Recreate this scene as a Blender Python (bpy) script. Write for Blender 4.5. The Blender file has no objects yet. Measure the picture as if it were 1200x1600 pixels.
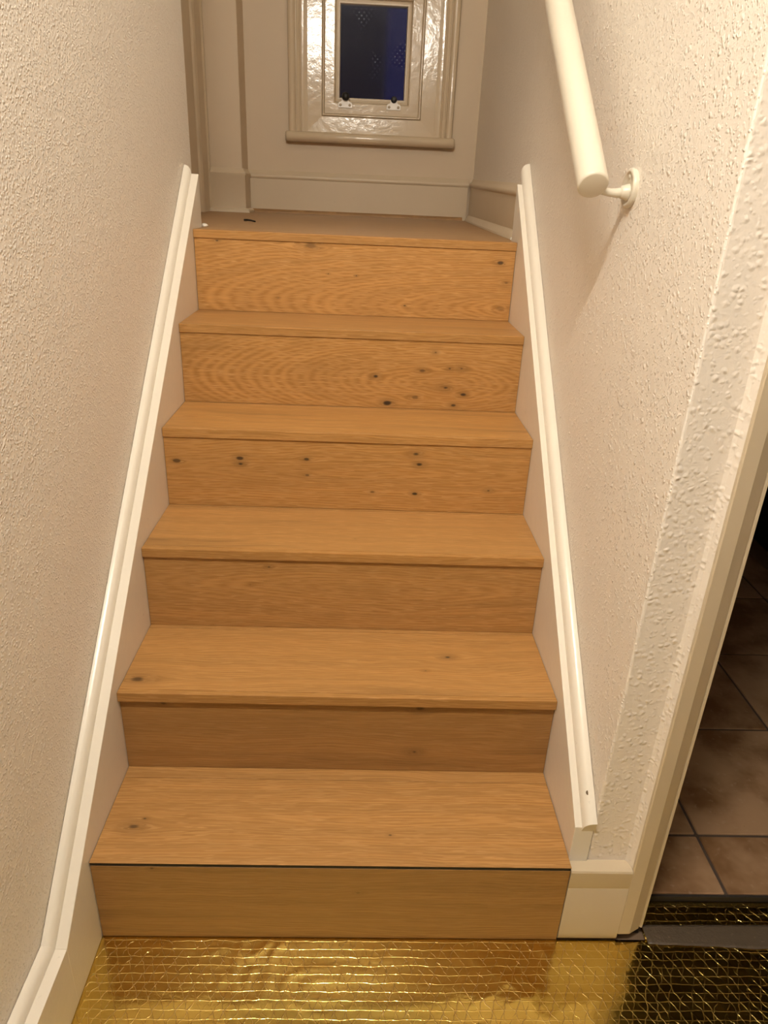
import bpy, bmesh, math, random
from mathutils import Vector, noise
from math import sin, cos, pi, radians, sqrt

SC = bpy.context.scene
COL = SC.collection

# ------------------------------------------------------------------ camera, world, lamp settings, exposure
cam_data = bpy.data.cameras.new('camera')
cam = bpy.data.objects.new('camera', cam_data)
COL.objects.link(cam)
cam.location = (0.0264, -0.8735, 1.2641)
PITCH, ROLL, YAW = -0.42495, -0.04504, -0.03906
from mathutils import Matrix
_R = Matrix.Rotation(YAW, 3, 'Z') @ Matrix.Rotation(PITCH, 3, 'X') @ Matrix.Rotation(ROLL, 3, 'Y')
cam.rotation_euler = (_R @ Matrix.Rotation(pi / 2, 3, 'X')).to_euler()
cam_data.sensor_fit = 'VERTICAL'
cam_data.sensor_height = 36.0
cam_data.lens = 36.0 * 1110.0 / 1600.0
cam_data.clip_start = 0.02
SC.camera = cam

world = bpy.data.worlds.new('night')
SC.world = world
world.use_nodes = True
world.node_tree.nodes['Background'].inputs[0].default_value = (0.10, 0.15, 1.0, 1)
world.node_tree.nodes['Background'].inputs[1].default_value = 0.05

# a warm tubular lamp hung across the hall, above the viewer's head
LAMP_POS = (-0.11, -0.71, 2.38)
LAMP_X = (-0.28, 0.09)
LAMP_R = 0.024
LAMP_COLOR = (1.0, 0.92, 0.79)
LAMP_STRENGTH = 490.0

SC.view_settings.view_transform = 'Standard'
SC.view_settings.look = 'None'
SC.view_settings.gamma = 1.0
SC.view_settings.use_curve_mapping = False
SC.view_settings.exposure = 0.0
SC.cycles.use_denoising = True
SC.cycles.max_bounces = 10
SC.cycles.diffuse_bounces = 6
SC.cycles.glossy_bounces = 5
SC.cycles.caustics_reflective = True
SC.cycles.sample_clamp_indirect = 6.0


# ------------------------------------------------------------------ node helper
class N:
    def __init__(self, name):
        self.m = bpy.data.materials.new(name)
        self.m.use_nodes = True
        self.t = self.m.node_tree
        self.b = self.t.nodes['Principled BSDF']

    def node(self, typ, ins=None, **props):
        n = self.t.nodes.new(typ)
        for k, v in props.items():
            setattr(n, k, v)
        for k, v in (ins or {}).items():
            self.put(n.inputs[k], v)
        return n

    def put(self, sock, v):
        if isinstance(v, bpy.types.NodeSocket):
            self.t.links.new(v, sock)
        else:
            sock.default_value = v

    def math(self, op, a, b=None, c=None, clamp=False):
        n = self.t.nodes.new('ShaderNodeMath')
        n.operation = op
        n.use_clamp = clamp
        for i, v in enumerate((a, b, c)):
            if v is not None:
                self.put(n.inputs[i], v)
        return n.outputs[0]

    def coords(self):
        return self.node('ShaderNodeTexCoord').outputs['Object']

    def sep(self, v):
        n = self.node('ShaderNodeSeparateXYZ', {0: v})
        return n.outputs

    def comb(self, x, y, z):
        return self.node('ShaderNodeCombineXYZ', {0: x, 1: y, 2: z}).outputs[0]

    def noise(self, vec, scale, detail=2.0, rough=0.5, dist=0.0):
        n = self.node('ShaderNodeTexNoise', {'Vector': vec, 'Scale': scale, 'Detail': detail,
                                             'Roughness': rough, 'Distortion': dist})
        return n.outputs['Fac']

    def ramp(self, fac, stops):
        n = self.node('ShaderNodeValToRGB', {0: fac})
        e = n.color_ramp.elements
        while len(e) < len(stops):
            e.new(0.5)
        for el, (p, c) in zip(e, stops):
            el.position = p
            el.color = (*c, 1) if len(c) == 3 else c
        return n.outputs[0]

    def step(self, v, lo, hi):
        n = self.node('ShaderNodeMapRange', {0: v, 1: lo, 2: hi, 3: 0.0, 4: 1.0}, interpolation_type='SMOOTHSTEP')
        return n.outputs[0]

    def mix(self, fac, a, b, blend='MIX'):
        n = self.node('ShaderNodeMix', data_type='RGBA', blend_type=blend)
        self.put(n.inputs[0], fac)
        self.put(n.inputs[6], a if isinstance(a, bpy.types.NodeSocket) else (*a, 1))
        self.put(n.inputs[7], b if isinstance(b, bpy.types.NodeSocket) else (*b, 1))
        return n.outputs[2]

    def bump(self, h, dist, strength=1.0, normal=None):
        ins = {'Height': h, 'Distance': dist, 'Strength': strength}
        if normal is not None:
            ins['Normal'] = normal
        return self.node('ShaderNodeBump', ins).outputs[0]

    def set(self, **kw):
        for k, v in kw.items():
            key = {'color': 'Base Color', 'rough': 'Roughness', 'metal': 'Metallic', 'normal': 'Normal',
                   'spec': 'Specular IOR Level', 'coat': 'Coat Weight', 'coat_rough': 'Coat Roughness',
                   'trans': 'Transmission Weight', 'ior': 'IOR', 'emit': 'Emission Color',
                   'emit_str': 'Emission Strength'}[k]
            if key.endswith('Color') and isinstance(v, tuple) and len(v) == 3:
                v = (*v, 1)
            self.put(self.b.inputs[key], v)
        return self.m


# ------------------------------------------------------------------ materials
def mat_plaster(name, col, amount=1.0, s1=105.0, s2=210.0, w1=0.85, w2=0.85, soft=0.08, keep=0.40):
    """Painted woodchip wallpaper: scattered small chips under a satin emulsion."""
    n = N(name)
    p = n.coords()
    warp = n.node('ShaderNodeTexNoise', {'Vector': p, 'Scale': 70.0, 'Detail': 1.0})
    pw = n.node('ShaderNodeVectorMath', {0: p, 1: n.node('ShaderNodeVectorMath', {0: warp.outputs['Color'], 'Scale': 0.006},
                                                          operation='SCALE').outputs[0]}, operation='ADD').outputs[0]
    def chips(scale, keep, r0, r1):
        v = n.node('ShaderNodeTexVoronoi', {'Vector': pw, 'Scale': scale, 'Randomness': 1.0})
        d = n.step(v.outputs['Distance'], r1, r0)
        gate = n.step(n.sep(v.outputs['Color'])[0], keep, keep + 0.25)
        return n.math('MULTIPLY', d, gate)
    c1 = chips(s1, keep, soft, 0.55)
    c2 = chips(s2, 0.30, soft, 0.55)
    big = n.noise(p, 22.0, 2.0)
    fine = n.noise(p, 330.0, 2.0)
    h = n.math('ADD', n.math('MULTIPLY', c1, w1), n.math('MULTIPLY', c2, w2))
    h = n.math('ADD', h, n.math('MULTIPLY', big, 0.9))
    h = n.math('ADD', h, n.math('MULTIPLY', fine, 0.22))
    nm = n.bump(h, 0.0011 * amount, 1.0)
    tone = n.noise(p, 1.7, 3.0)
    c = n.mix(tone, tuple(x * 0.95 for x in col), col)
    return n.set(color=c, rough=0.42, spec=0.42, normal=nm)


def mat_paint(name, col, rough, wob=0.0004, wscale=45.0, dirt=0.0):
    """Brushed gloss or eggshell paint on old wood."""
    n = N(name)
    p = n.coords()
    h = n.math('ADD', n.noise(p, wscale, 3.0), n.math('MULTIPLY', n.noise(p, wscale * 5, 1.0), 0.22))
    nm = n.bump(h, wob, 1.0)
    t = n.noise(p, 6.0, 4.0)
    c = n.mix(t, tuple(x * 0.93 for x in col), col)
    if dirt:
        sp = n.step(n.noise(p, 55.0, 4.0, 0.7), 0.66, 0.74)
        c = n.mix(n.math('MULTIPLY', sp, dirt), c, tuple(x * 0.55 for x in col))
    return n.set(color=c, rough=rough, spec=0.5, normal=nm)


def mat_plain(name, col, rough=0.6, metal=0.0):
    n = N(name)
    p = n.coords()
    t = n.noise(p, 40.0, 3.0)
    return n.set(color=n.mix(t, tuple(x * 0.85 for x in col), col), rough=rough, metal=metal)


def mat_oak(name, seed, knots=(), cath=None, streak=0.3, tint=1.0, grey=0.0, fig=1.0):
    """Oiled rustic oak. u runs along the board, v across it (y - z, so grain wraps round an edge).
    knots: (u, v, radius, darkness); cath: (u centre, v centre, taper) of a flat-sawn arch figure."""
    n = N(name)
    x, y, z = n.sep(n.coords())[0:3]
    u = x
    v = n.math('SUBTRACT', y, z)
    so = seed * 7.31
    # slow wander of the grain
    wv = n.noise(n.comb(n.math('MULTIPLY', u, 2.2), n.math('MULTIPLY', v, 7.0), so), 1.0, 2.0)
    wander = n.math('MULTIPLY', n.math('SUBTRACT', wv, 0.5), 0.036 if cath else 0.06)
    mid = n.noise(n.comb(n.math('MULTIPLY', u, 7.0), n.math('MULTIPLY', v, 34.0), so + 3.1), 1.0, 2.0)
    vv = n.math('ADD', n.math('ADD', v, wander), n.math('MULTIPLY', n.math('SUBTRACT', mid, 0.5), 0.0055))
    # knots push the rings apart and darken
    dark = None
    core = None
    for (ku, kv, kr, kd) in knots:
        kr *= 1.05
        du = n.math('SUBTRACT', u, ku)
        dv = n.math('SUBTRACT', v, kv)
        rr = n.math('SQRT', n.math('ADD', n.math('POWER', n.math('MULTIPLY', du, 0.55), 2.0), n.math('POWER', dv, 2.0)))
        bulge = n.math('MULTIPLY', n.math('EXPONENT', n.math('MULTIPLY', rr, -0.55 / kr)), kr * 1.6)
        sgn = n.math('SUBTRACT', n.math('MULTIPLY', n.step(dv, -kr * 0.8, kr * 0.8), 2.0), 1.0)
        vv = n.math('SUBTRACT', vv, n.math('MULTIPLY', bulge, sgn))
        wob = n.math('MULTIPLY', n.math('SUBTRACT', mid, 0.5), kr * 2.0)
        rk = n.math('ADD', rr, wob)
        k0 = n.math('MULTIPLY', n.step(rk, kr * 0.75, kr * 0.2), kd)
        k1 = n.math('MULTIPLY', n.step(rr, kr * 2.8, kr * 0.4), kd * 0.4)
        core = k0 if core is None else n.math('MAXIMUM', core, k0)
        dark = k1 if dark is None else n.math('MAXIMUM', dark, k1)
    if cath:
        cu, cv, tp = cath
        d = n.math('MULTIPLY', n.math('SUBTRACT', u, cu), tp)
        w = n.math('SUBTRACT', vv, cv)
        r = n.math('SQRT', n.math('ADD', n.math('MULTIPLY', d, d), n.math('MULTIPLY', w, w)))
    else:
        r = n.math('ADD', vv, n.math('MULTIPLY', u, 0.01 * sin(seed * 3.7)))
    jit = n.noise(n.comb(n.math('MULTIPLY', u, 5.0), n.math('MULTIPLY', v, 110.0), so), 1.0, 2.0)
    ph = n.math('ADD', n.math('MULTIPLY', r, 1000.0), n.math('MULTIPLY', jit, 2.4))
    rings = n.math('MULTIPLY_ADD', n.math('SINE', ph), 0.5, 0.5)
    wide = n.noise(n.comb(n.math('MULTIPLY', u, 0.5), n.math('MULTIPLY', r, 55.0), so + 9), 1.0, 2.0)
    # fibres and limed pores
    fib = n.noise(n.comb(n.math('MULTIPLY', u, 9.0), n.math('MULTIPLY', vv, 560.0), so), 1.0, 3.0, 0.6)
    pore = n.noise(n.comb(n.math('MULTIPLY', u, 24.0), n.math('MULTIPLY', vv, 520.0), so + 5), 1.0, 1.0)
    pore = n.math('MULTIPLY', n.step(pore, 0.52, 0.64), n.math('MULTIPLY_ADD', rings, 0.75, 0.25))
    heart = n.noise(n.comb(n.math('MULTIPLY', u, 1.6), n.math('MULTIPLY', vv, 22.0), so + 2), 1.0, 3.0, 0.55)
    heart = n.math('MULTIPLY', n.step(heart, 0.53, 0.74), streak)
    base_a = (0.513 * tint, 0.265 * tint, 0.082 * tint)
    base_b = (0.362 * tint, 0.171 * tint, 0.043 * tint)
    if grey:
        g = (0.36 * tint, 0.25 * tint, 0.155 * tint)
        base_a = tuple(a * (1 - grey) + b * grey for a, b in zip(base_a, g))
        base_b = tuple(a * (1 - grey) + b * grey * 0.9 for a, b in zip(base_b, g))
    c = n.mix(n.math('MULTIPLY', rings, 0.72 * fig), base_a, base_b)
    c = n.mix(n.math('MULTIPLY', n.step(wide, 0.38, 0.66), 0.5), c, tuple(q * 0.70 for q in base_a))
    c = n.mix(n.math('MULTIPLY', n.step(fib, 0.62, 0.40), 0.30), c, tuple(q * 0.62 for q in base_b))
    c = n.mix(n.math('MULTIPLY', pore, 0.55 * fig), c, (0.60 * tint, 0.345 * tint, 0.135 * tint))
    c = n.mix(heart, c, (0.165, 0.085, 0.028))
    if core is not None:
        c = n.mix(dark, c, (0.12, 0.060, 0.020))
        c = n.mix(core, c, (0.032, 0.018, 0.009))
    nm = n.bump(n.math('ADD', fib, n.math('MULTIPLY', rings, 0.4)), 0.00025, 0.8)
    return n.set(color=c, rough=n.math('MULTIPLY_ADD', fib, 0.18, 0.36), spec=0.38, normal=nm)


def mat_foil(name):
    """Gold-coloured metallised film, tri-axial reinforcing scrim pressed through it, crinkled."""
    n = N(name)
    p = n.coords()
    w1 = n.node('ShaderNodeTexNoise', {'Vector': p, 'Scale': 16.0, 'Detail': 2.0}).outputs['Color']
    w2 = n.node('ShaderNodeTexNoise', {'Vector': p, 'Scale': 75.0, 'Detail': 1.0}).outputs['Color']
    a1 = n.sep(w1)
    a2 = n.sep(w2)
    x, y, z = n.sep(p)[0:3]
    wx = n.math('ADD', n.math('MULTIPLY', n.math('SUBTRACT', a1[0], 0.5), 0.020), n.math('MULTIPLY', n.math('SUBTRACT', a2[0], 0.5), 0.010))
    wy = n.math('ADD', n.math('MULTIPLY', n.math('SUBTRACT', a1[1], 0.5), 0.008), n.math('MULTIPLY', n.math('SUBTRACT', a2[1], 0.5), 0.003))
    xx = n.math('ADD', x, wx)
    yy = n.math('ADD', y, wy)

    def threads(c, s, spacing, src_x, src_y, w):
        d = n.math('ADD', n.math('MULTIPLY', src_x, c), n.math('MULTIPLY', src_y, s))
        f = n.math('ABSOLUTE', n.math('SUBTRACT', n.math('FRACT', n.math('DIVIDE', d, spacing)), 0.5))
        f = n.math('MULTIPLY', f, spacing)
        return n.step(f, w, w * 0.25)
    t0 = threads(0.0, 1.0, 0.0150, x, yy, 0.0007)
    ca, sa = cos(radians(25)), sin(radians(25))
    t1 = threads(ca, sa, 0.0185, xx, yy, 0.00075)
    t2 = threads(ca, -sa, 0.0185, xx, yy, 0.00075)
    vis = n.step(n.noise(p, 30.0, 2.0), 0.36, 0.56)
    diag = n.math('MULTIPLY', n.math('MAXIMUM', t1, t2), n.math('MULTIPLY_ADD', vis, 0.85, 0.15))
    thr = n.math('MAXIMUM', n.math('MULTIPLY', t0, 0.38), diag)
    crk = n.noise(p, 130.0, 3.0, 0.55, 0.6)
    big = n.noise(n.comb(n.math('MULTIPLY', x, 5.0), n.math('MULTIPLY', y, 30.0), 0.0), 1.0, 2.0)
    h = n.math('ADD', n.math('MULTIPLY', thr, 0.32), n.math('MULTIPLY', crk, 0.10))
    h = n.math('ADD', h, n.math('MULTIPLY', big, 0.9))
    nm = n.bump(h, 0.0013, 1.0)
    c = n.mix(thr, (0.80, 0.585, 0.15), (0.86, 0.68, 0.30))
    r = n.math('MULTIPLY_ADD', n.noise(p, 25.0, 2.0), 0.10, 0.10)
    return n.set(color=c, metal=1.0, rough=r, normal=nm)


def mat_tape(name):
    n = N(name)
    p = n.coords()
    h = n.math('ADD', n.noise(p, 60.0, 3.0), n.math('MULTIPLY', n.noise(p, 260.0, 2.0), 0.3))
    t = n.step(n.noise(p, 90.0, 4.0, 0.7), 0.60, 0.72)
    c = n.mix(t, (0.085, 0.062, 0.042), (0.17, 0.12, 0.075))
    return n.set(color=c, rough=0.42, spec=0.35, normal=n.bump(h, 0.0022, 1.0))


def mat_tile(name, seed):
    n = N(name)
    p = n.coords()
    x, y, z = n.sep(p)[0:3]
    q = n.comb(n.math('ADD', x, seed * 3.3), y, seed * 1.7)
    blotch = n.step(n.noise(q, 5.0, 4.0, 0.6), 0.40, 0.66)
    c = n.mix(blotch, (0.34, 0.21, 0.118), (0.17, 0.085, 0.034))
    sp = n.step(n.noise(q, 120.0, 3.0, 0.6), 0.70, 0.76)
    c = n.mix(n.math('MULTIPLY', sp, 0.8), c, (0.10, 0.055, 0.03))
    lt = n.step(n.noise(q, 60.0, 2.0), 0.60, 0.75)
    c = n.mix(n.math('MULTIPLY', lt, 0.25), c, (0.46, 0.34, 0.24))
    return n.set(color=c, rough=n.math('MULTIPLY_ADD', blotch, 0.1, 0.42), spec=0.4,
                 normal=n.bump(n.noise(q, 35.0, 3.0), 0.0006, 1.0))


def mat_glass(name):
    """Old pressed obscure glass with a sprinkle of little four-pointed stars."""
    n = N(name)
    x, y, z = n.sep(n.coords())[0:3]
    s = 0.0205
    row = n.math('FLOOR', n.math('DIVIDE', z, s * 0.55))
    odd = n.math('MULTIPLY', n.math('FLOORED_MODULO', row, 2.0), 0.5)
    fx = n.math('SUBTRACT', n.math('FRACT', n.math('ADD', n.math('DIVIDE', x, s), odd)), 0.5)
    fz = n.math('MULTIPLY', n.math('SUBTRACT', n.math('FRACT', n.math('DIVIDE', z, s * 0.55)), 0.5), 0.55)
    star = n.math('ADD', n.math('POWER', n.math('ABSOLUTE', fx), 0.5), n.math('POWER', n.math('ABSOLUTE', fz), 0.5))
    st = n.step(star, 0.60, 0.47)
    patch = n.step(n.noise(n.comb(x, 0.0, z), 7.0, 1.0), 0.52, 0.64)
    nm = n.bump(n.math('MULTIPLY', st, n.math('MULTIPLY_ADD', patch, 0.30, 0.03)), 0.0012, 1.0)
    rough = n.math('MULTIPLY_ADD', n.math('MULTIPLY', st, patch), 0.2, 0.10)
    return n.set(color=(0.55, 0.62, 0.80), rough=rough, trans=1.0, ior=1.5, normal=nm)


PLASTER = mat_plaster('woodchip_wallpaper', (0.82, 0.765, 0.69), 1.2)
ROUGHCAST = mat_plaster('lumpy_pillar_paint', (0.80, 0.725, 0.645), 0.85, 92.0, 150.0, 1.25, 0.55, -0.05, 0.12)
HALL_PAPER = mat_plain('hall_far_walls', (0.34, 0.29, 0.24), 0.7)  # unseen hall walls, toned dark to cut bounced fill light
SMOOTH = mat_paint('smooth_wall_paint', (0.60, 0.48, 0.335), 0.5, 0.0006, 12.0)
CREAM_GLOSS = mat_paint('old_cream_gloss', (0.60, 0.485, 0.34), 0.16, 0.0007, 38.0)
CREAM = mat_paint('cream_eggshell', (0.60, 0.49, 0.345), 0.36, 0.0004, 30.0, 0.25)
WHITE_GLOSS = mat_paint('white_gloss_string', (0.80, 0.74, 0.64), 0.26, 0.0005, 30.0, 0.3)
MAGNOLIA = mat_paint('magnolia_doorway', (0.585, 0.485, 0.345), 0.34, 0.0005, 30.0, 0.35)
RAILWHITE = mat_paint('white_rail_paint', (0.66, 0.605, 0.50), 0.35, 0.0003, 40.0)
CEIL = mat_paint('ceiling_white', (0.82, 0.80, 0.76), 0.7)
DARK = mat_plain('dark_gap', (0.018, 0.013, 0.010), 0.7)
GROUT = mat_plain('dark_grout', (0.075, 0.05, 0.035), 0.8)
SUBFLOOR = mat_plain('subfloor_boards', (0.20, 0.13, 0.08), 0.8)
BRASS = mat_plain('dull_screw', (0.20, 0.15, 0.10), 0.4, 0.8)
WHITE_PLATE = mat_paint('white_plate', (0.86, 0.82, 0.76), 0.3, 0.0002)
BLACK_RUBBER = mat_plain('black_rubber', (0.012, 0.011, 0.010), 0.45)
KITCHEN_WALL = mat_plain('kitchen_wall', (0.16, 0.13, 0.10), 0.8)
PLINTH = mat_plain('cabinet_plinth', (0.30, 0.22, 0.15), 0.5)
BLACK_GLOSS = mat_plain('black_front', (0.010, 0.009, 0.009), 0.25)
SKY_BLOCK = mat_plain('outside_wall', (0.20, 0.20, 0.24), 0.9)
FOIL = mat_foil('gold_foil')
TAPE = mat_tape('grey_tape')
GLASS = mat_glass('star_glass')
SHOE_WOOD = mat_oak('oak_shoe', 31, grey=0.35, tint=0.85)


# ------------------------------------------------------------------ object helpers
def link(name, mesh, mats, parent=None, smooth=False):
    o = bpy.data.objects.new(name, mesh)
    COL.objects.link(o)
    for m in (mats if isinstance(mats, (list, tuple)) else [mats]):
        mesh.materials.append(m)
    if parent is not None:
        o.parent = parent
    if smooth:
        for p in mesh.polygons:
            p.use_smooth = True
    return o


def from_bm(name, bm, mats, parent=None, smooth=False):
    bmesh.ops.recalc_face_normals(bm, faces=bm.faces)
    me = bpy.data.meshes.new(name)
    bm.to_mesh(me)
    bm.free()
    return link(name, me, mats, parent, smooth)


def add_box(bm, x0, x1, y0, y1, z0, z1, bev=0.0, seg=2):
    vs = [bm.verts.new((x, y, z)) for x in (x0, x1) for y in (y0, y1) for z in (z0, z1)]
    fs = [(0, 1, 3, 2), (4, 6, 7, 5), (0, 4, 5, 1), (2, 3, 7, 6), (0, 2, 6, 4), (1, 5, 7, 3)]
    faces = [bm.faces.new([vs[i] for i in f]) for f in fs]
    if bev > 0:
        es = list({e for f in faces for e in f.edges})
        bmesh.ops.bevel(bm, geom=es, offset=bev, segments=seg, affect='EDGES', profile=0.5)


def box(name, x0, x1, y0, y1, z0, z1, mats, parent=None, bev=0.0, seg=2):
    bm = bmesh.new()
    add_box(bm, x0, x1, y0, y1, z0, z1, bev, seg)
    return from_bm(name, bm, mats, parent)


def add_prism(bm, pts, axis, a, b, bev=0.0):
    """Polygon pts in the plane across `axis` (x: (y,z)  y: (x,z)  z: (x,y)), extruded from a to b."""
    def mk(p, t):
        return {'x': (t, p[0], p[1]), 'y': (p[0], t, p[1]), 'z': (p[0], p[1], t)}[axis]
    A = [bm.verts.new(mk(p, a)) for p in pts]
    B = [bm.verts.new(mk(p, b)) for p in pts]
    k = len(pts)
    fs = [bm.faces.new(A), bm.faces.new(B[::-1])]
    for i in range(k):
        fs.append(bm.faces.new((A[i], A[(i + 1) % k], B[(i + 1) % k], B[i])))
    if bev > 0:
        es = list({e for f in fs for e in f.edges})
        bmesh.ops.bevel(bm, geom=es, offset=bev, segments=2, affect='EDGES', profile=0.5)


def prism(name, pts, axis, a, b, mats, parent=None, bev=0.0):
    bm = bmesh.new()
    add_prism(bm, pts, axis, a, b, bev)
    return from_bm(name, bm, mats, parent)


def add_loft(bm, rings, closed=True, caps=True):
    """rings: list of equally long point lists."""
    V = [[bm.verts.new(p) for p in r] for r in rings]
    k = len(V[0])
    for a, b in zip(V[:-1], V[1:]):
        for i in range(k if closed else k - 1):
            bm.faces.new((a[i], a[(i + 1) % k], b[(i + 1) % k], b[i]))
    if caps and closed:
        bm.faces.new(V[0][::-1])
        bm.faces.new(V[-1])


def loft(name, rings, mats, parent=None, smooth=False, closed=True, caps=True):
    bm = bmesh.new()
    add_loft(bm, rings, closed, caps)
    return from_bm(name, bm, mats, parent, smooth)


def add_tube(bm, p0, p1, r0, r1=None, seg=24, round_end=0.0):
    p0, p1 = Vector(p0), Vector(p1)
    r1 = r0 if r1 is None else r1
    d = (p1 - p0).normalized()
    a = d.orthogonal().normalized()
    b = d.cross(a)
    L = (p1 - p0).length
    st = [(0.0, r0), (L, r1)]
    if round_end:
        e = round_end
        st = [(0, r0 - e), (e * 0.3, r0 - e * 0.3), (e, r0), (L - e, r1), (L - e * 0.3, r1 - e * 0.3), (L, r1 - e)]
    rings = [[p0 + d * t + (a * cos(2 * pi * i / seg) + b * sin(2 * pi * i / seg)) * r for i in range(seg)] for t, r in st]
    add_loft(bm, rings)


def add_lathe(bm, origin, axis, prof, seg=32):
    """prof: (distance along axis, radius)."""
    o, d = Vector(origin), Vector(axis).normalized()
    a = d.orthogonal().normalized()
    b = d.cross(a)
    add_loft(bm, [[o + d * t + (a * cos(2 * pi * i / seg) + b * sin(2 * pi * i / seg)) * max(r, 1e-4) for i in range(seg)]
                  for t, r in prof])


def shade_auto(o, ang=35):
    for p in o.data.polygons:
        p.use_smooth = True
    o.data.set_sharp_from_angle(angle=radians(ang))
    return o


def structure(o):
    o['kind'] = 'structure'
    return o


def thing(o, label, cat, group=None):
    o['label'] = label
    o['category'] = cat
    if group:
        o['group'] = group
    return o


def empty(name, loc=(0, 0, 0)):
    o = bpy.data.objects.new(name, None)
    o.location = loc
    o.empty_display_size = 0.05
    COL.objects.link(o)
    return o


# ------------------------------------------------------------------ measured layout (metres)
XL, XR = -0.42, 0.42                # inner faces of the two string boards
WL, WR = -0.457, 0.455              # wall faces
TOP = [0.1920, 0.3818, 0.5716, 0.7595, 0.9521, 1.1533]     # tread tops, last is the landing
NOSE = [-0.0012, 0.2135, 0.4391, 0.6613, 0.8790, 1.0945]   # front edges
RISE = [0.0, 0.2228, 0.4453, 0.6653, 0.8823, 1.0978]       # riser faces
TH = 0.0202
LAND = TOP[5]
BACK = 2.60
CEILING = 3.30
FRONT = 0.024                        # face of the wall that holds the kitchen doorway
HALL_BACK, HALL_RIGHT = -3.6, 1.9

# ------------------------------------------------------------------ setting: walls, floors, ceiling
def wall_right_x(y):
    if y < 1.3:
        return WR
    t = (y - 1.3) / (BACK - 1.3)
    return WR + 0.037 * t


# left wall: beside the stairs and on into the hall (ends with a return at the landing)
def wavy_corner(bm, pts, axis, a, b):
    add_prism(bm, pts, axis, a, b)

structure(box('wall_left', -0.80, WL, HALL_BACK, 1.29, 0, CEILING, PLASTER))
bm = bmesh.new()
_nb = 6
poly = [(WR, FRONT)] + [(wall_right_x(1.3 + 1.3 * i / _nb), 1.3 + 1.3 * i / _nb) for i in range(_nb + 1)] + [(0.58, BACK), (0.58, FRONT)]
add_prism(bm, poly, 'z', 0, CEILING)
bm.edges.ensure_lookup_table()
arris = [e for e in bm.edges if all(abs(v.co.x - WR) < 1e-6 and abs(v.co.y - FRONT) < 1e-6 for v in e.verts)]
bmesh.ops.bevel(bm, geom=arris, offset=0.004, segments=3, affect='EDGES', profile=0.5)
wr = structure(from_bm('wall_right', bm, [PLASTER, ROUGHCAST]))
for p in wr.data.polygons:
    if p.normal.y < -0.8:
        p.material_index = 1
prism('plaster_fillet', [(0.5235, FRONT + 0.0005), (0.5280, 0.0185), (0.5318, 0.0065), (0.5318, FRONT + 0.0005)], 'z', 0.1832, 2.06, ROUGHCAST, wr)
structure(box('wall_front', 1.42, HALL_RIGHT, FRONT, 0.14, 0, CEILING, PLASTER))
structure(box('wall_front.001', 0.60, 1.42, FRONT, 0.14, 2.02, CEILING, PLASTER))
structure(box('wall_hall_right', HALL_RIGHT, HALL_RIGHT + 0.1, HALL_BACK, 0.14, 0, CEILING, HALL_PAPER))
structure(box('wall_hall_back', -0.80, HALL_RIGHT + 0.1, HALL_BACK - 0.1, HALL_BACK, 0, CEILING, HALL_PAPER))
# landing: back wall with the window opening, left wall with the door
bm = bmesh.new()
wx0, wx1, wz0, wz1 = -0.175, 0.228, 1.535, 2.035
add_box(bm, -0.90, wx0, BACK, BACK + 0.12, 0.9, CEILING)
add_box(bm, wx1, 0.60, BACK, BACK + 0.12, 0.9, CEILING)
add_box(bm, wx0, wx1, BACK, BACK + 0.12, 0.9, wz0)
add_box(bm, wx0, wx1, BACK, BACK + 0.12, wz1, CEILING)
structure(from_bm('wall_back', bm, SMOOTH))
bm = bmesh.new()
add_box(bm, -0.80, -0.66, 2.08, BACK, 0.9, CEILING)
add_box(bm, -0.80, -0.66, 1.29, 2.08, LAND + 2.0, CEILING)
structure(from_bm('wall_landing_left', bm, SMOOTH))
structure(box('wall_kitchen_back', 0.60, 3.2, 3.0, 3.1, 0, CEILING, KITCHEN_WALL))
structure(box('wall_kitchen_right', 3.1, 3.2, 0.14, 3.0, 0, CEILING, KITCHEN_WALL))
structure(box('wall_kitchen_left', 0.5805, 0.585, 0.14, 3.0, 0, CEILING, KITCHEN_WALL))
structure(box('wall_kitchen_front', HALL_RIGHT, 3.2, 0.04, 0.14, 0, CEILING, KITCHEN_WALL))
structure(box('ceiling', -0.90, 3.2, HALL_BACK - 0.1, 3.1, CEILING, CEILING + 0.1, CEIL))
structure(box('floor', -0.80, HALL_RIGHT + 0.1, HALL_BACK - 0.1, 0.079, -0.06, -0.006, SUBFLOOR))

# corner boxing at the back left of the landing, wrapped by its own skirting
structure(box('trim_1', -0.66, -0.502, 2.44, BACK, LAND, CEILING, SMOOTH, bev=0.003))

# landing door (only its casing and the dark reveal beside it show)
door = structure(box('door_1', -0.76, -0.72, 1.32, 2.06, LAND + 0.004, LAND + 1.98, CREAM, bev=0.002))
for z0, z1 in ((0.18, 0.80), (0.95, 1.82)):
    box('panel', -0.722, -0.712, 1.44, 1.94, LAND + z0, LAND + z1, CREAM, door, bev=0.004)
bm = bmesh.new()
add_lathe(bm, (-0.72, 1.40, LAND + 0.95), (1, 0, 0), [(0, 0.022), (0.006, 0.022), (0.008, 0.009), (0.03, 0.009), (0.034, 0.024), (0.05, 0.026), (0.058, 0.015), (0.06, 0)])
shade_auto(from_bm('door_handle', bm, BRASS, door))
cas = structure(box('trim_2', -0.66, -0.646, 2.085, 2.44, LAND, CEILING - 0.05, CREAM, bev=0.002))
bm = bmesh.new()
add_prism(bm, [(-0.648, 2.262), (-0.638, 2.268), (-0.632, 2.280), (-0.634, 2.292), (-0.640, 2.300), (-0.640, 2.418), (-0.633, 2.426), (-0.633, 2.438), (-0.648, 2.439)], 'z', LAND, CEILING - 0.05)
shade_auto(from_bm('architrave', bm, CREAM, cas), 30)

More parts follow.
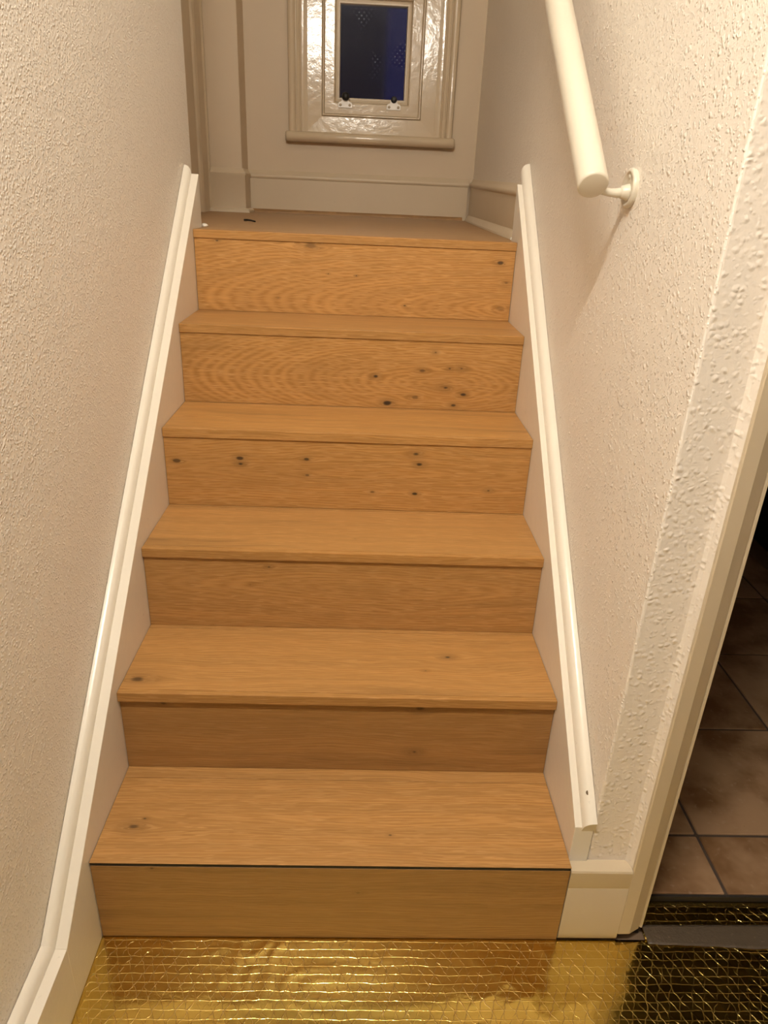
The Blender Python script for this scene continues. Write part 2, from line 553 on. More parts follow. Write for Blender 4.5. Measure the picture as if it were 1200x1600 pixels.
# ------------------------------------------------------------------ skirting
def ogee(h, t):
    """Skirting section: (outwards, up)."""
    return [(0, 0), (t, 0), (t, h - 0.034), (t + 0.004, h - 0.030), (t + 0.006, h - 0.024), (t + 0.004, h - 0.017),
            (t - 0.003, h - 0.012), (t - 0.006, h - 0.004), (t - 0.010, h), (0, h)]


sk = ogee(0.170, 0.022)
bm = bmesh.new()
add_loft(bm, [[(x, BACK - o, LAND + z) for o, z in sk] for x in (-0.502, 0.4705)])
skb = structure(shade_auto(from_bm('baseboard_back', bm, CREAM), 40))
bm = bmesh.new()
add_prism(bm, [(BACK - 0.022, LAND), (BACK - 0.036, LAND), (BACK - 0.034, LAND + 0.008), (BACK - 0.028, LAND + 0.013), (BACK - 0.022, LAND + 0.014)], 'x', -0.50, 0.452)
shade_auto(from_bm('shoe_strip', bm, SHOE_WOOD, skb), 40)
# round the boxing
bm = bmesh.new()
ring = []
def boxing_ring(off, z):
    return [(-0.66, 2.44 - off, z), (-0.502 + off, 2.44 - off, z), (-0.502 + off, BACK - 0.03, z)]
prof = [(0.0, 0.0), (0.012, 0.0), (0.012, 0.140), (0.016, 0.146), (0.016, 0.152), (0.008, 0.160), (0.004, 0.170), (0.0, 0.170)]
rings = [[(-0.645, 2.44 - o, LAND + z) for o, z in prof], [(-0.502 + o, 2.44 - o, LAND + z) for o, z in prof],
         [(-0.502 + o, BACK - 0.03, LAND + z) for o, z in prof]]
add_loft(bm, rings)
bs = structure(shade_auto(from_bm('baseboard_boxing', bm, CREAM), 40))
prof = [(0.012, 0.0), (0.028, 0.0), (0.027, 0.008), (0.021, 0.014), (0.012, 0.016)]
bm = bmesh.new()
add_loft(bm, [[(-0.645, 2.44 - o, LAND + z) for o, z in prof], [(-0.502 + o, 2.44 - o, LAND + z) for o, z in prof],
              [(-0.502 + o, BACK - 0.04, LAND + z) for o, z in prof]])
shade_auto(from_bm('shoe_strip', bm, CREAM, bs), 40)
# right-hand side of the landing, its shoe strip bowing inwards towards the stair
bm = bmesh.new()
ys = [1.27 + (2.575 - 1.27) * i / 10 for i in range(11)]
rings = []
for y in ys:
    t = (y - 1.27) / 1.305
    h = 0.143 + 0.027 * t
    xw = wall_right_x(y) + 0.001
    rings.append([(xw - o * (1.0 if o else 1), y, LAND + z) for o, z in ogee(h, 0.013)])
add_loft(bm, rings)
skr = structure(shade_auto(from_bm('baseboard_right', bm, CREAM), 40))
bm = bmesh.new()
rings = []
for y in [1.235 + (2.56 - 1.235) * i / 12 for i in range(13)]:
    t = (y - 1.235) / 1.325
    xf = wall_right_x(y) - 0.012
    w = 0.016 + 0.004 * sin(pi * t)
    rings.append([(xf, y, LAND), (xf - w, y, LAND), (xf - w + 0.001, y, LAND + 0.006), (xf - w * 0.55, y, LAND + 0.012), (xf - w * 0.3, y, LAND + 0.020), (xf, y, LAND + 0.024)])
add_loft(bm, rings)
shade_auto(from_bm('shoe_strip', bm, CREAM, skr), 40)

# hall skirting that the left string runs into, on towards the viewer
def bead_sect(x_wall, x_front, s):
    """Quarter-round bead, (x, up) with s = +1 for the left wall and -1 for the right one."""
    w = abs(x_front - x_wall)
    pts = [(0, -0.012), (w, -0.012), (w, 0.000), (w * 0.97, 0.006), (w * 0.84, 0.0115), (w * 0.62, 0.0155), (w * 0.35, 0.0175), (0.0, 0.0180)]
    return [(x_wall + s * a, b) for a, b in pts]


SL = 0.872                            # slope of the strings
KY, KZ = -0.117, 0.137
base = structure(prism('baseboard_left', [(HALL_BACK, -0.004), (KY, -0.004), (KY, KZ), (HALL_BACK, KZ + 0.008)], 'x', WL + 0.0, XL, WHITE_GLOSS, bev=0.0008))
# mitre at the kink
b_l = bead_sect(WL + 0.0012, -0.4385, 1)
half = math.atan(SL) / 2
bm = bmesh.new()
add_loft(bm, [[(x, HALL_BACK, KZ + 0.008 + v) for x, v in b_l],
              [(x, KY - v * math.tan(half), KZ + v) for x, v in b_l]])
shade_auto(from_bm('capping_bead', bm, WHITE_GLOSS, base), 40)

# ------------------------------------------------------------------ the staircase
stairs = empty('staircase', (0, 0, 0))
thing(stairs, 'straight oak staircase of six steps between white painted string boards', 'staircase')

# white strings
ang = math.atan(SL)
ye_l, ye_r = 1.205, 1.186
ztop_l = KZ + (ye_l - KY) * 0.867
pl = [(KY, -0.004), (KY, KZ), (ye_l, ztop_l), (ye_l, LAND + 0.0005), (ye_l, LAND - 0.16), (0.14, 0.02), (0.14, -0.004)]
bm = bmesh.new()
add_prism(bm, pl, 'x', WL + 0.0015, XL, 0.0009)
str_l = from_bm('string_board', bm, WHITE_GLOSS, stairs)
str_l['label'] = 'white string board along the left wall'
bm = bmesh.new()
sl_l = (ztop_l - KZ) / (ye_l - KY)
add_loft(bm, [[(x, KY - v * math.tan(half), KZ + v) for x, v in b_l],
              [(x, ye_l - 0.004, KZ + (ye_l - 0.004 - KY) * sl_l + v / cos(ang)) for x, v in b_l]])
bl = shade_auto(from_bm('capping_bead', bm, WHITE_GLOSS, str_l), 40)
zr0, zr1 = 0.259, 1.293
sl_r = (zr1 - zr0) / (ye_r - 0.013)
pr = [(0.0215, 0.0), (0.0215, zr0 + 0.006), (ye_r, zr1), (ye_r, LAND - 0.16), (0.14, 0.02), (0.14, 0.0)]
bm = bmesh.new()
add_prism(bm, pr, 'x', XR, WR - 0.0015, 0.0009)
str_r = from_bm('string_board', bm, WHITE_GLOSS, stairs)
str_r['label'] = 'white string board along the right wall'
b_r = bead_sect(WR - 0.0012, 0.4325, -1)
bm = bmesh.new()
add_loft(bm, [[(x, 0.0185 - 0.35 * v, zr0 + (0.0185 - 0.013) * sl_r + v * 1.0 + 0.001) for x, v in b_r],
              [(x, ye_r + 0.03, zr0 + (ye_r + 0.03 - 0.013) * sl_r + v / cos(ang)) for x, v in b_r]])
br = shade_auto(from_bm('capping_bead', bm, WHITE_GLOSS, str_r), 40)
# open nail hole near the foot of the right bead
bm = bmesh.new()
hy = 0.052
hz = zr0 + (hy - 0.013) * sl_r + 0.0225
add_lathe(bm, (0.4435, hy, hz - 0.001), (0.05, -sin(ang), cos(ang)), [(0, 0.0), (0.0, 0.0042), (0.0006, 0.0040), (0.0008, 0.0)], 14)
from_bm('nail_hole', bm, BRASS, str_r)

E_ = 0.0004
# knots measured on the boards: (x, v = y - z, radius, strength)
def kz(i, lst):       # risers: given (x, z)
    return [(x, RISE[i - 1] - z, r, d) for x, z, r, d in lst]

def kt(i, lst):       # treads: given (x, y)
    return [(x, y - TOP[i - 1], r, d) for x, y, r, d in lst]


riser_mats = {
    1: mat_oak('oak_riser_one', 1, kz(1, [(-0.314, 0.178, 0.003, 0.6), (0.045, 0.122, 0.004, 0.3)]), None, 0.45, 0.76, 0.08, 0.6),
    2: mat_oak('oak_riser_two', 2, kz(2, [(0.156, 0.352, 0.008, 0.7), (0.152, 0.242, 0.007, 0.95), (-0.337, 0.352, 0.005, 0.5)]), None, 0.75, 0.82, 0.05, 0.7),
    3: mat_oak('oak_riser_three', 3, kz(3, [(-0.159, 0.532, 0.0035, 0.7), (-0.20, 0.488, 0.003, 0.3)]), (0.06, 0.4453 - 0.485, 0.10), 0.25, 0.97, 0.05, 1.0),
    4: mat_oak('oak_riser_four', 4, kz(4, [(-0.249, 0.692, 0.0055, 0.85), (-0.248, 0.678, 0.0055, 0.9), (-0.097, 0.695, 0.0045, 0.8), (-0.095, 0.655, 0.003, 0.6),
                                          (0.154, 0.716, 0.007, 0.85), (0.163, 0.690, 0.0055, 0.9), (0.157, 0.617, 0.0045, 0.9), (0.33, 0.63, 0.004, 0.85),
                                          (0.057, 0.618, 0.004, 0.5), (-0.393, 0.681, 0.005, 0.7)]), (0.07, 0.6653 - 0.665, 0.07), 0.15, 1.02, 0.0, 1.0),
    5: mat_oak('oak_riser_five', 5, kz(5, [(0.059, 0.84, 0.0055, 0.9), (0.175, 0.859, 0.006, 0.6), (0.243, 0.866, 0.005, 0.85), (0.272, 0.867, 0.006, 0.95), (0.236, 0.817, 0.006, 0.9),
                                          (0.160, 0.790, 0.006, 0.5), (0.091, 0.772, 0.007, 0.95), (0.282, 0.802, 0.006, 0.9), (0.259, 0.772, 0.005, 0.85), (0.205, 0.905, 0.0035, 0.8)]), (0.215, 0.8823 - 0.825, 0.22), 0.15, 1.0, 0.0, 1.15),
    6: mat_oak('oak_riser_six', 6, kz(6, [(0.381, 1.102, 0.0055, 0.85), (0.402, 1.052, 0.006, 0.6), (-0.119, 1.126, 0.012, 0.45), (-0.072, 1.057, 0.002, 0.8), (0.002, 1.055, 0.0022, 0.9),
                                          (-0.205, 0.991, 0.0022, 0.7), (0.134, 0.983, 0.003, 0.7), (0.395, 0.985, 0.010, 0.35), (-0.36, 1.128, 0.003, 0.7)]), (0.42, 1.0978 - 0.985, 0.16), 0.12, 1.10, 0.0, 1.15),
}
tread_mats = {
    1: mat_oak('oak_tread_one', 11, kt(1, [(-0.366, 0.076, 0.009, 0.7), (-0.351, 0.094, 0.003, 0.8), (0.101, 0.064, 0.0025, 0.7)]), (0.10, 0.10 - 0.192, 0.05), 0.08, 1.0, 0.05, 1.0),
    2: mat_oak('oak_tread_two', 12, kt(2, [(0.221, 0.349, 0.0065, 0.95), (-0.392, 0.258, 0.012, 0.75), (0.171, 0.302, 0.003, 0.7)]), None, 0.45, 1.0, 0.05, 0.8),
    3: mat_oak('oak_tread_three', 13, kt(3, [(0.02, 0.51, 0.002, 0.4)]), None, 0.6, 1.0, 0.08, 0.8),
    4: mat_oak('oak_tread_four', 14, kt(4, [(-0.38, 0.757, 0.004, 0.5)]), None, 0.35, 1.02, 0.0, 0.8),
    5: mat_oak('oak_tread_five', 15, (), None, 0.3, 1.0, 0.08, 0.8),
    6: mat_oak('oak_landing', 16, (), None, 0.3, 1.05, 0.55, 0.7),
}
nose_mats = {i: mat_oak('oak_nosing_%s' % ('one', 'two', 'three', 'four', 'five', 'six')[i - 1], 20 + i, (), None, 0.15, 0.98, 0.0, 0.9) for i in range(2, 7)}
strip_mats = {i: mat_oak('oak_strip_%s' % ('one', 'two', 'three', 'four', 'five')[i - 1], 40 + i, (), None, 0.3, 0.95, 0.06, 0.8) for i in range(1, 6)}
back_strip = {1: 0.028, 2: 0.011, 3: 0.008, 4: 0.006, 5: 0.005}
G = 0.0011
for i in range(1, 7):
    z0 = 0.001 if i == 1 else TOP[i - 2] + 0.0006
    z1 = TOP[i - 1] - (0.0095 if i == 1 else TH + 0.0006)
    gx = 0.0012 if i in (1, 6) else 0.0008
    box('riser', XL + gx, XR - gx, RISE[i - 1], RISE[i - 1] + 0.016, z0, z1, riser_mats[i], stairs, bev=0.0005)
    if i == 1:
        # plain grooved board edge: thin lip, dark strip standing in for the gap's shade
        bm = bmesh.new()
        yb = RISE[1] - back_strip[1]
        add_prism(bm, [(NOSE[0], TOP[0]), (yb - G, TOP[0]), (yb - G, TOP[0] - 0.014), (0.012, TOP[0] - 0.014), (0.012, TOP[0] - 0.0016), (NOSE[0], TOP[0] - 0.0016)], 'x', XL + 0.0008, XR - 0.0008, 0.0005)
        tr = from_bm('tread', bm, tread_mats[1], stairs)
        box('groove_shade', XL + 0.001, XR - 0.001, 0.0004, 0.0119, TOP[0] - 0.0092, TOP[0] - 0.0018, DARK, tr)
        box('carcass', XL + 0.001, XR - 0.001, 0.0165, RISE[1] + 0.016, 0.0, TOP[0] - 0.0145, DARK, stairs)
    elif i <= 5:
        y0, yb = NOSE[i - 1], RISE[i] - back_strip[i]
        bm = bmesh.new()
        yn = y0 + (0.012 if i < 5 else 0.010)
        # nosing: one folded strip, front lip and a narrow top
        add_prism(bm, [(y0, TOP[i - 1] - TH), (y0, TOP[i - 1]), (yn, TOP[i - 1]), (yn, TOP[i - 1] - 0.012), (RISE[i - 1] + 0.016, TOP[i - 1] - 0.012), (RISE[i - 1] + 0.016, TOP[i - 1] - TH)], 'x', XL + 0.0006, XR - 0.0006, 0.0007)
        from_bm('nosing', bm, nose_mats[i], stairs)
        box('tread', XL + 0.0008, XR - 0.0008, yn + G, yb - G, TOP[i - 1] - 0.0118, TOP[i - 1] - 0.0001, tread_mats[i], stairs, bev=0.0005)
        box('carcass', XL + 0.001, XR - 0.001, RISE[i - 1] + 0.0165, RISE[i] + 0.016, TOP[i - 2] - 0.014, TOP[i - 1] - 0.0125, DARK, stairs)
    if i <= 5:
        box('tread_strip', XL + 0.0008, XR - 0.0008, RISE[i] - back_strip[i], RISE[i] + 0.012, TOP[i - 1] - 0.0118, TOP[i - 1] - 0.0001, strip_mats[i], stairs, bev=0.0005)
# landing nosing
bm = bmesh.new()
add_prism(bm, [(NOSE[5], LAND - TH), (NOSE[5], LAND), (NOSE[5] + 0.04, LAND), (NOSE[5] + 0.04, LAND - 0.012), (1.114, LAND - 0.012), (1.114, LAND - TH)], 'x', XL + 0.0006, XR - 0.0006, 0.0007)
from_bm('nosing', bm, nose_mats[6], stairs)
# landing floor boards behind it
lf = structure(box('floor.002', -0.80, 0.60, 1.115, BACK, LAND - 0.16, LAND - 0.0135, SUBFLOOR))
for k, (y0, y1) in enumerate(((NOSE[5] + 0.0408, 1.47), (1.4708, 1.83), (1.8308, 2.19), (2.1908, BACK))):
    xa = XL + 0.001 if k == 0 else -0.72
    xb = XR - 0.001 if k == 0 else wall_right_x(y0) - 0.0005
    if k == 0:
        # notched round the string ends
        bm = bmesh.new()
        add_prism(bm, [(XL + 0.001, y0), (XR - 0.001, y0), (XR - 0.001, 1.19), (WR - 0.0008, 1.19), (WR - 0.0008, y1), (-0.72, y1), (-0.72, 1.295), (WL + 0.001, 1.295), (WL + 0.001, 1.208), (XL + 0.001, 1.208)], 'z', LAND - 0.013, LAND - 0.0002)
        from_bm('plank', bm, tread_mats[6], lf)
    else:
        box('plank', xa, xb, y0, y1, LAND - 0.013, LAND - 0.0002, tread_mats[6], lf, bev=0.0005)
# lumps of filler where the strings meet the landing
for (x, y, s) in ((-0.417, 1.225, 1.0), (0.4265, 1.205, 0.9)):
    bm = bmesh.new()
    bmesh.ops.create_icosphere(bm, subdivisions=2, radius=0.009 * s)
    for v in bm.verts:
        v.co.z = max(v.co.z, -0.002) * 0.8
        v.co += noise.noise_vector(v.co * 90 + Vector((x, 0, 0))) * 0.003
        v.co += Vector((x, y, LAND + 0.002))
    from_bm('filler_lump', bm, WHITE_GLOSS, lf, True)

# ------------------------------------------------------------------ pillar foot and kitchen doorway trim
plinth = structure(prism('baseboard_front', [(0.006, 0.0), (0.0015, 0.003), (-0.0004, 0.008), (0.0, 0.020), (0.0, 0.137), (0.0006, 0.1385), (0.0002, 0.140), (-0.0006, 0.178), (0.001, 0.1815), (FRONT, 0.183), (FRONT, 0.0)], 'x', XR + 0.0005, 0.5315, MAGNOLIA, bev=0.0))
shade_auto(plinth, 25)
arch = [(0.532, FRONT), (0.532, 0.0015), (0.5335, 0.0), (0.5545, 0.0005), (0.556, 0.0015), (0.5755, 0.0115), (0.5770, 0.0140), (0.5785, 0.0155), (0.5805, 0.0135), (0.5830, 0.0132), (0.5846, 0.0155), (0.5850, FRONT)]
bm = bmesh.new()
add_prism(bm, arch, 'z', 0.017, 2.06)
arc = structure(shade_auto(from_bm('trim_3', bm, MAGNOLIA), 20))
bm = bmesh.new()
add_prism(bm, [(2.02 - x, y) for x, y in arch], 'z', 0.017, 2.06)
structure(shade_auto(from_bm('trim_4', bm, MAGNOLIA), 20))
structure(box('trim_5', 0.532, 1.488, 0.0, FRONT, 2.06, 2.12, MAGNOLIA, bev=0.002))
# jamb linings
structure(box('trim_6', 0.5805, 0.5856, FRONT - 0.003, 0.145, 0.012, 2.02, MAGNOLIA, bev=0.0015))
structure(box('trim_7', 1.416, 1.431, FRONT - 0.003, 0.145, 0.012, 2.02, MAGNOLIA, bev=0.0015))
# dark block standing in for the shade under the cut-off architrave
structure(box('gap_shade', 0.5325, 0.582, 0.018, FRONT + 0.03, -0.004, 0.0165, DARK))

# ------------------------------------------------------------------ kitchen floor: tiles in a dark grout bed
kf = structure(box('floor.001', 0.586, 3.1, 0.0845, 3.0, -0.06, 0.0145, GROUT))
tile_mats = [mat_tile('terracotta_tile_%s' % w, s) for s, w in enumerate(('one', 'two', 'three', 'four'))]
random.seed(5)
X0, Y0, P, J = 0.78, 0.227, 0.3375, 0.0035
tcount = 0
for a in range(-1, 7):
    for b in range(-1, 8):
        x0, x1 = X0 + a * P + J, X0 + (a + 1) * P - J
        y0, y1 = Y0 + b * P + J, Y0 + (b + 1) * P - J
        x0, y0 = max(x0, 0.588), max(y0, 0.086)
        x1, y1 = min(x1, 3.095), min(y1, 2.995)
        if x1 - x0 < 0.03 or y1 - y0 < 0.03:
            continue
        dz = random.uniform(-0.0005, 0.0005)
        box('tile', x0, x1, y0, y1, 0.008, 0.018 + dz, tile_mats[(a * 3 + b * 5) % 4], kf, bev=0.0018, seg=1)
structure(box('trim_9', 0.586, 1.416, 0.080, 0.0845, -0.004, 0.0155, DARK))

# kitchen cabinet standing in the dark
cab = empty('kitchen_cabinet', (1.55, 1.5, 0.018))
thing(cab, 'black fronted kitchen cabinet on a brown plinth in the dark kitchen', 'cabinet')
def at(o, loc):
    o.location = tuple(-c for c in loc)
    return o
cl = (1.55, 1.5, 0.018)
for args in (('plinth', 1.57, 2.10, 1.20, 2.90, 0.0185, 0.105, PLINTH), ('body', 1.555, 2.12, 1.20, 2.90, 0.106, 0.90, BLACK_GLOSS)):
    at(box(args[0], *args[1:7], args[7], cab, bev=0.002), cl)
for k in range(3):
    dd = at(box('cabinet_door', 1.535, 1.5545, 1.203 + k * 0.565, 1.203 + k * 0.565 + 0.56, 0.11, 0.89, BLACK_GLOSS, cab, bev=0.002), cl)
    bm = bmesh.new()
    yy = 1.203 + k * 0.565 + 0.05
    add_tube(bm, (1.51, yy, 0.62), (1.51, yy, 0.78), 0.005, seg=10)
    add_tube(bm, (1.51, yy, 0.64), (1.536, yy, 0.64), 0.004, seg=8)
    add_tube(bm, (1.51, yy, 0.76), (1.536, yy, 0.76), 0.004, seg=8)
    from_bm('handle', bm, BRASS, dd, True)
at(box('worktop', 1.52, 2.14, 1.19, 2.91, 0.901, 0.94, PLINTH, cab, bev=0.003), cl)

# ------------------------------------------------------------------ gold foil underlay and tape
def foil_mesh(name, x0, x1, y0, y1, nx, ny, zb, label):
    bm = bmesh.new()
    rows = []
    for j in range(ny + 1):
        y = y0 + (y1 - y0) * j / ny
        r = []
        for i in range(nx + 1):
            x = x0 + (x1 - x0) * i / nx
            # shallow rolls across the hall and a few sharp crinkles
            h = 0.0011 * noise.noise((x * 1.6, y * 26.0, 1.3)) + 0.0009 * noise.noise((x * 9.0, y * 12.0, 4.1))
            c = 1.0 - abs(noise.noise((x * 14.0 + 3 * noise.noise((x * 5, y * 5, 2)), y * 22.0, 7.7)))
            h += 0.0022 * max(0.0, c - 0.86) / 0.14 * max(0.0, noise.noise((x * 4.0, y * 6.0, 9.0)) + 0.15)
            edge = min(1.0, min(abs(y - y1), abs(y - y0), abs(x - x0), abs(x - x1)) / 0.01 + 0.15)
            r.append(bm.verts.new((x, y, zb + max(-0.0006, h) * edge)))
        rows.append(r)
    for a, b in zip(rows[:-1], rows[1:]):
        for i in range(nx):
            bm.faces.new((a[i], a[i + 1], b[i + 1], b[i]))
    # turned-down rim gives the sheet its thickness
    o = from_bm(name, bm, FOIL, None, True)
    s = o.modifiers.new('thickness', 'SOLIDIFY')
    s.thickness = 0.0025
    s.offset = -1.0
    return thing(o, label, 'foil underlay')


foil_mesh('foil_underlay', XL + 0.0004, HALL_RIGHT - 0.01, -1.7, -0.0004, 360, 300, 0.0015, 'crinkled gold foil underlay sheet covering the hall floor before the stairs')
foil_mesh('foil_underlay', 0.588, 1.41, 0.0005, 0.0790, 160, 16, 0.0005, 'narrow dark gold foil strip in the doorway along the tiled floor edge')
bm = bmesh.new()
top = []
nx, ny = 80, 8
for j in range(ny + 1):
    r = []
    for i in range(nx + 1):
        x = 0.590 + 0.81 * i / nx
        y = -0.010 - 0.012 * min(1, (x - 0.603) / 0.25) + (0.038 + 0.012 * min(1, (x - 0.603) / 0.25)) * j / ny + 0.006 * i / nx
        if j == 0:
            y += 0.0022 * noise.noise((x * 30, 0, 0))
        h = 0.0042 + 0.0004 * noise.noise((x * 8, y * 40, 0)) + 0.0003 * noise.noise((x * 60, y * 60, 3))
        r.append(bm.verts.new((x, y, h)))
    top.append(r)
for a, b in zip(top[:-1], top[1:]):
    for i in range(nx):
        bm.faces.new((a[i], a[i + 1], b[i + 1], b[i]))
tp = from_bm('tape_strip', bm, TAPE, None, True)
s = tp.modifiers.new('thickness', 'SOLIDIFY')
s.thickness = 0.0008
s.offset = -1.0
thing(tp, 'grey adhesive tape strip joining the gold foil sheets at the doorway', 'tape')

# little dark scrap on the landing
bm = bmesh.new()
pts = [(-0.377, 1.664), (-0.366, 1.650), (-0.352, 1.641), (-0.343, 1.626), (-0.334, 1.608)]
z = LAND + 0.0030
rr = [0.0035, 0.0028, 0.0026, 0.0026, 0.002]
add_loft(bm, [[(x + cos(t) * r * 0.8, y + cos(t) * r * 0.6, z + 0.001 * sin(k * 1.3) + sin(t) * r) for t in [2 * pi * q / 8 for q in range(8)]] for k, ((x, y), r) in enumerate(zip(pts, rr))])
thing(from_bm('wood_splinter', bm, BLACK_RUBBER, None, True), 'tiny dark bent splinter lying on the landing boards', 'splinter')

# ------------------------------------------------------------------ window on the landing wall
win = structure(empty('window_1', (0, 0, 0)))


def rect_loop(name, x0, x1, z0, z1, prof, mats, parent, y=BACK, open_bottom=False, ang=25, arc=0.0):
    """Sweep prof [(inset, proud)] round a rectangle with mitred corners. open_bottom leaves the bottom side out."""
    bm = bmesh.new()
    cols = []
    for ins, h in prof:
        a, b, c, d = x0 + ins, x1 - ins, (z0 if open_bottom else z0 + ins), z1 - ins
        cols.append([(a, y - h, c), (a, y - h, d), (b, y - h, d), (b, y - h, c)])
    V = [[bm.verts.new(p) for p in c] for c in cols]
    for s in range(3 if open_bottom else 4):
        t = (s + 1) % 4
        for k in range(len(V) - 1):
            bm.faces.new((V[k][s], V[k + 1][s], V[k + 1][t], V[k][t]))
    # close the back
    for s in range(3 if open_bottom else 4):
        t = (s + 1) % 4
        bm.faces.new((V[0][s], V[0][t], V[-1][t], V[-1][s]))
    if open_bottom:
        bm.faces.new([V[k][0] for k in range(len(V))])
        bm.faces.new([V[k][3] for k in range(len(V))])
    o = from_bm(name, bm, mats, parent)
    return shade_auto(o, ang)


ZS = 1.478
# outer moulded architrave, three sides
rect_loop('architrave', -0.3195, 0.381, ZS, 2.16,
          [(0, 0), (0, 0.026), (0.004, 0.034), (0.012, 0.038), (0.022, 0.036), (0.029, 0.029), (0.031, 0.022), (0.034, 0.022), (0.036, 0.027), (0.046, 0.029),
           (0.050, 0.023), (0.053, 0.022), (0.056, 0.026), (0.064, 0.026), (0.070, 0.0235), (0.078, 0.022), (0.078, 0)], CREAM_GLOSS, win, open_bottom=True, ang=50)
# flat band, sloping towards the sash
rect_loop('window_frame', -0.2415, 0.303, ZS + 0.001, 2.082,
          [(0, 0.0), (0, 0.0222), (0.002, 0.0210), (0.060, 0.0181), (0.0625, 0.0165), (0.0625, -0.06), (0.05, -0.06)], CREAM_GLOSS, win, ang=3)
# staff bead round the sash
rect_loop('staff_bead', -0.1785, 0.240, ZS + 0.0645, 2.019,
          [(0, 0.005), (0.0005, 0.017), (0.003, 0.020), (0.0065, 0.019), (0.0085, 0.013), (0.0085, 0.005)], CREAM_GLOSS, win, ang=50)
# sash with its hardware and glazing
sash = rect_loop('sash', -0.1695, 0.231, ZS + 0.0735, 2.010,
                 [(0, -0.04), (0, 0.009), (0.003, 0.0105), (0.040, 0.0094), (0.0435, 0.0070), (0.047, -0.004), (0.047, -0.04)], CREAM_GLOSS, win, ang=3)
rect_loop('glazing_bead', -0.1222, 0.1838, ZS + 0.1208, 1.9627,
          [(0, -0.04), (0, -0.005), (0.006, -0.003), (0.014, -0.004), (0.017, -0.010), (0.017, -0.04)], CREAM, sash, ang=50)
bm = bmesh.new()
add_prism(bm, [(BACK + 0.045, ZS + 0.122), (BACK + 0.049, ZS + 0.122), (BACK + 0.013, 1.962), (BACK + 0.009, 1.962)], 'x', -0.1215, 0.183)
from_bm('glass_pane', bm, GLASS, sash)
# round-nosed sill
bm = bmesh.new()
cs = [(BACK, 1.4785), (BACK - 0.036, 1.4785), (BACK - 0.046, 1.476), (BACK - 0.0525, 1.469), (BACK - 0.055, 1.459), (BACK - 0.0525, 1.449), (BACK - 0.046, 1.442), (BACK - 0.036, 1.4395), (BACK, 1.4395)]
rings = []
for x, k in ((-0.334, 0.62), (-0.3325, 0.82), (-0.328, 0.95), (-0.322, 1.0), (0.382, 1.0), (0.388, 0.95), (0.3925, 0.82), (0.394, 0.62)):
    rings.append([(x, BACK - (BACK - y) * k if y < BACK else BACK, 1.459 + (z - 1.459) * k) for y, z in cs])
add_loft(bm, rings)
shade_auto(from_bm('window_sill', bm, CREAM_GLOSS, win), 60)
# two little white hinge plates at the foot of the pane
yf = BACK - 0.0115
for (cx, zc, knob) in ((-0.081, 1.590, True), (0.125, 1.590, False)):
    bm = bmesh.new()
    pts = [(cx - 0.030, zc - 0.014), (cx + 0.030, zc - 0.014), (cx + 0.030, zc + 0.002), (cx + 0.026, zc + 0.006), (cx + 0.015, zc + 0.010), (cx + 0.013, zc + 0.022),
           (cx - 0.013, zc + 0.022), (cx - 0.015, zc + 0.010), (cx - 0.026, zc + 0.006), (cx - 0.030, zc + 0.002)]
    add_prism(bm, pts, 'y', yf, yf - 0.003, 0.0006)
    hp = from_bm('hinge_plate', bm, WHITE_PLATE, sash)
    for sx in (-1, 1):
        bm = bmesh.new()
        add_lathe(bm, (cx + sx * 0.0195, yf - 0.0028, zc - 0.004), (0, -1, 0), [(0, 0.0055), (0.0012, 0.005), (0.0016, 0.003), (0.0016, 0)], 14)
        from_bm('screw', bm, BRASS, hp)
    bm = bmesh.new()
    if knob:
        add_lathe(bm, (cx + 0.002, yf - 0.002, zc + 0.026), (0, -1, 0.1), [(0, 0.010), (0.004, 0.0145), (0.010, 0.0165), (0.017, 0.0145), (0.022, 0.009), (0.0235, 0.0)], 20)
    else:
        add_lathe(bm, (cx, yf - 0.001, zc + 0.024), (0, -1, 0), [(0, 0.013), (0.006, 0.013), (0.008, 0.011), (0.009, 0)], 20)
    shade_auto(from_bm('rubber_buffer', bm, BLACK_RUBBER, hp), 50)

# wall added outside to darken the left of the pane against the sky
out = structure(box('wall_sky_block', -3.0, 0.13, 5.2, 5.6, -1.0, 4.2, SKY_BLOCK))

# ------------------------------------------------------------------ handrail
rail = empty('handrail', (0.380, 0.3482, 1.2834))
thing(rail, 'round white wooden handrail on a white metal bracket on right wall', 'handrail')
RO = Vector((0.380, 0.3482, 1.2834))
dirv = Vector((-0.0060, 0.392, 0.3216)).normalized()
RR = 0.0245
bm = bmesh.new()
Lr = 1.75
a = dirv.cross(Vector((1, 0, 0))).normalized()
b = dirv.cross(a)
st = [(0.0008, 0.0), (0.0, RR - 0.0035), (0.0006, RR - 0.0020), (0.0028, RR - 0.0002), (0.006, RR), (Lr - 0.005, RR), (Lr, RR - 0.004), (Lr, 0.0)]
add_loft(bm, [[dirv * t + (a * cos(2 * pi * i / 40) + b * sin(2 * pi * i / 40)) * max(r, 1e-4) for i in range(40)] for t, r in st])
shade_auto(from_bm('rail', bm, RAILWHITE, rail), 50)


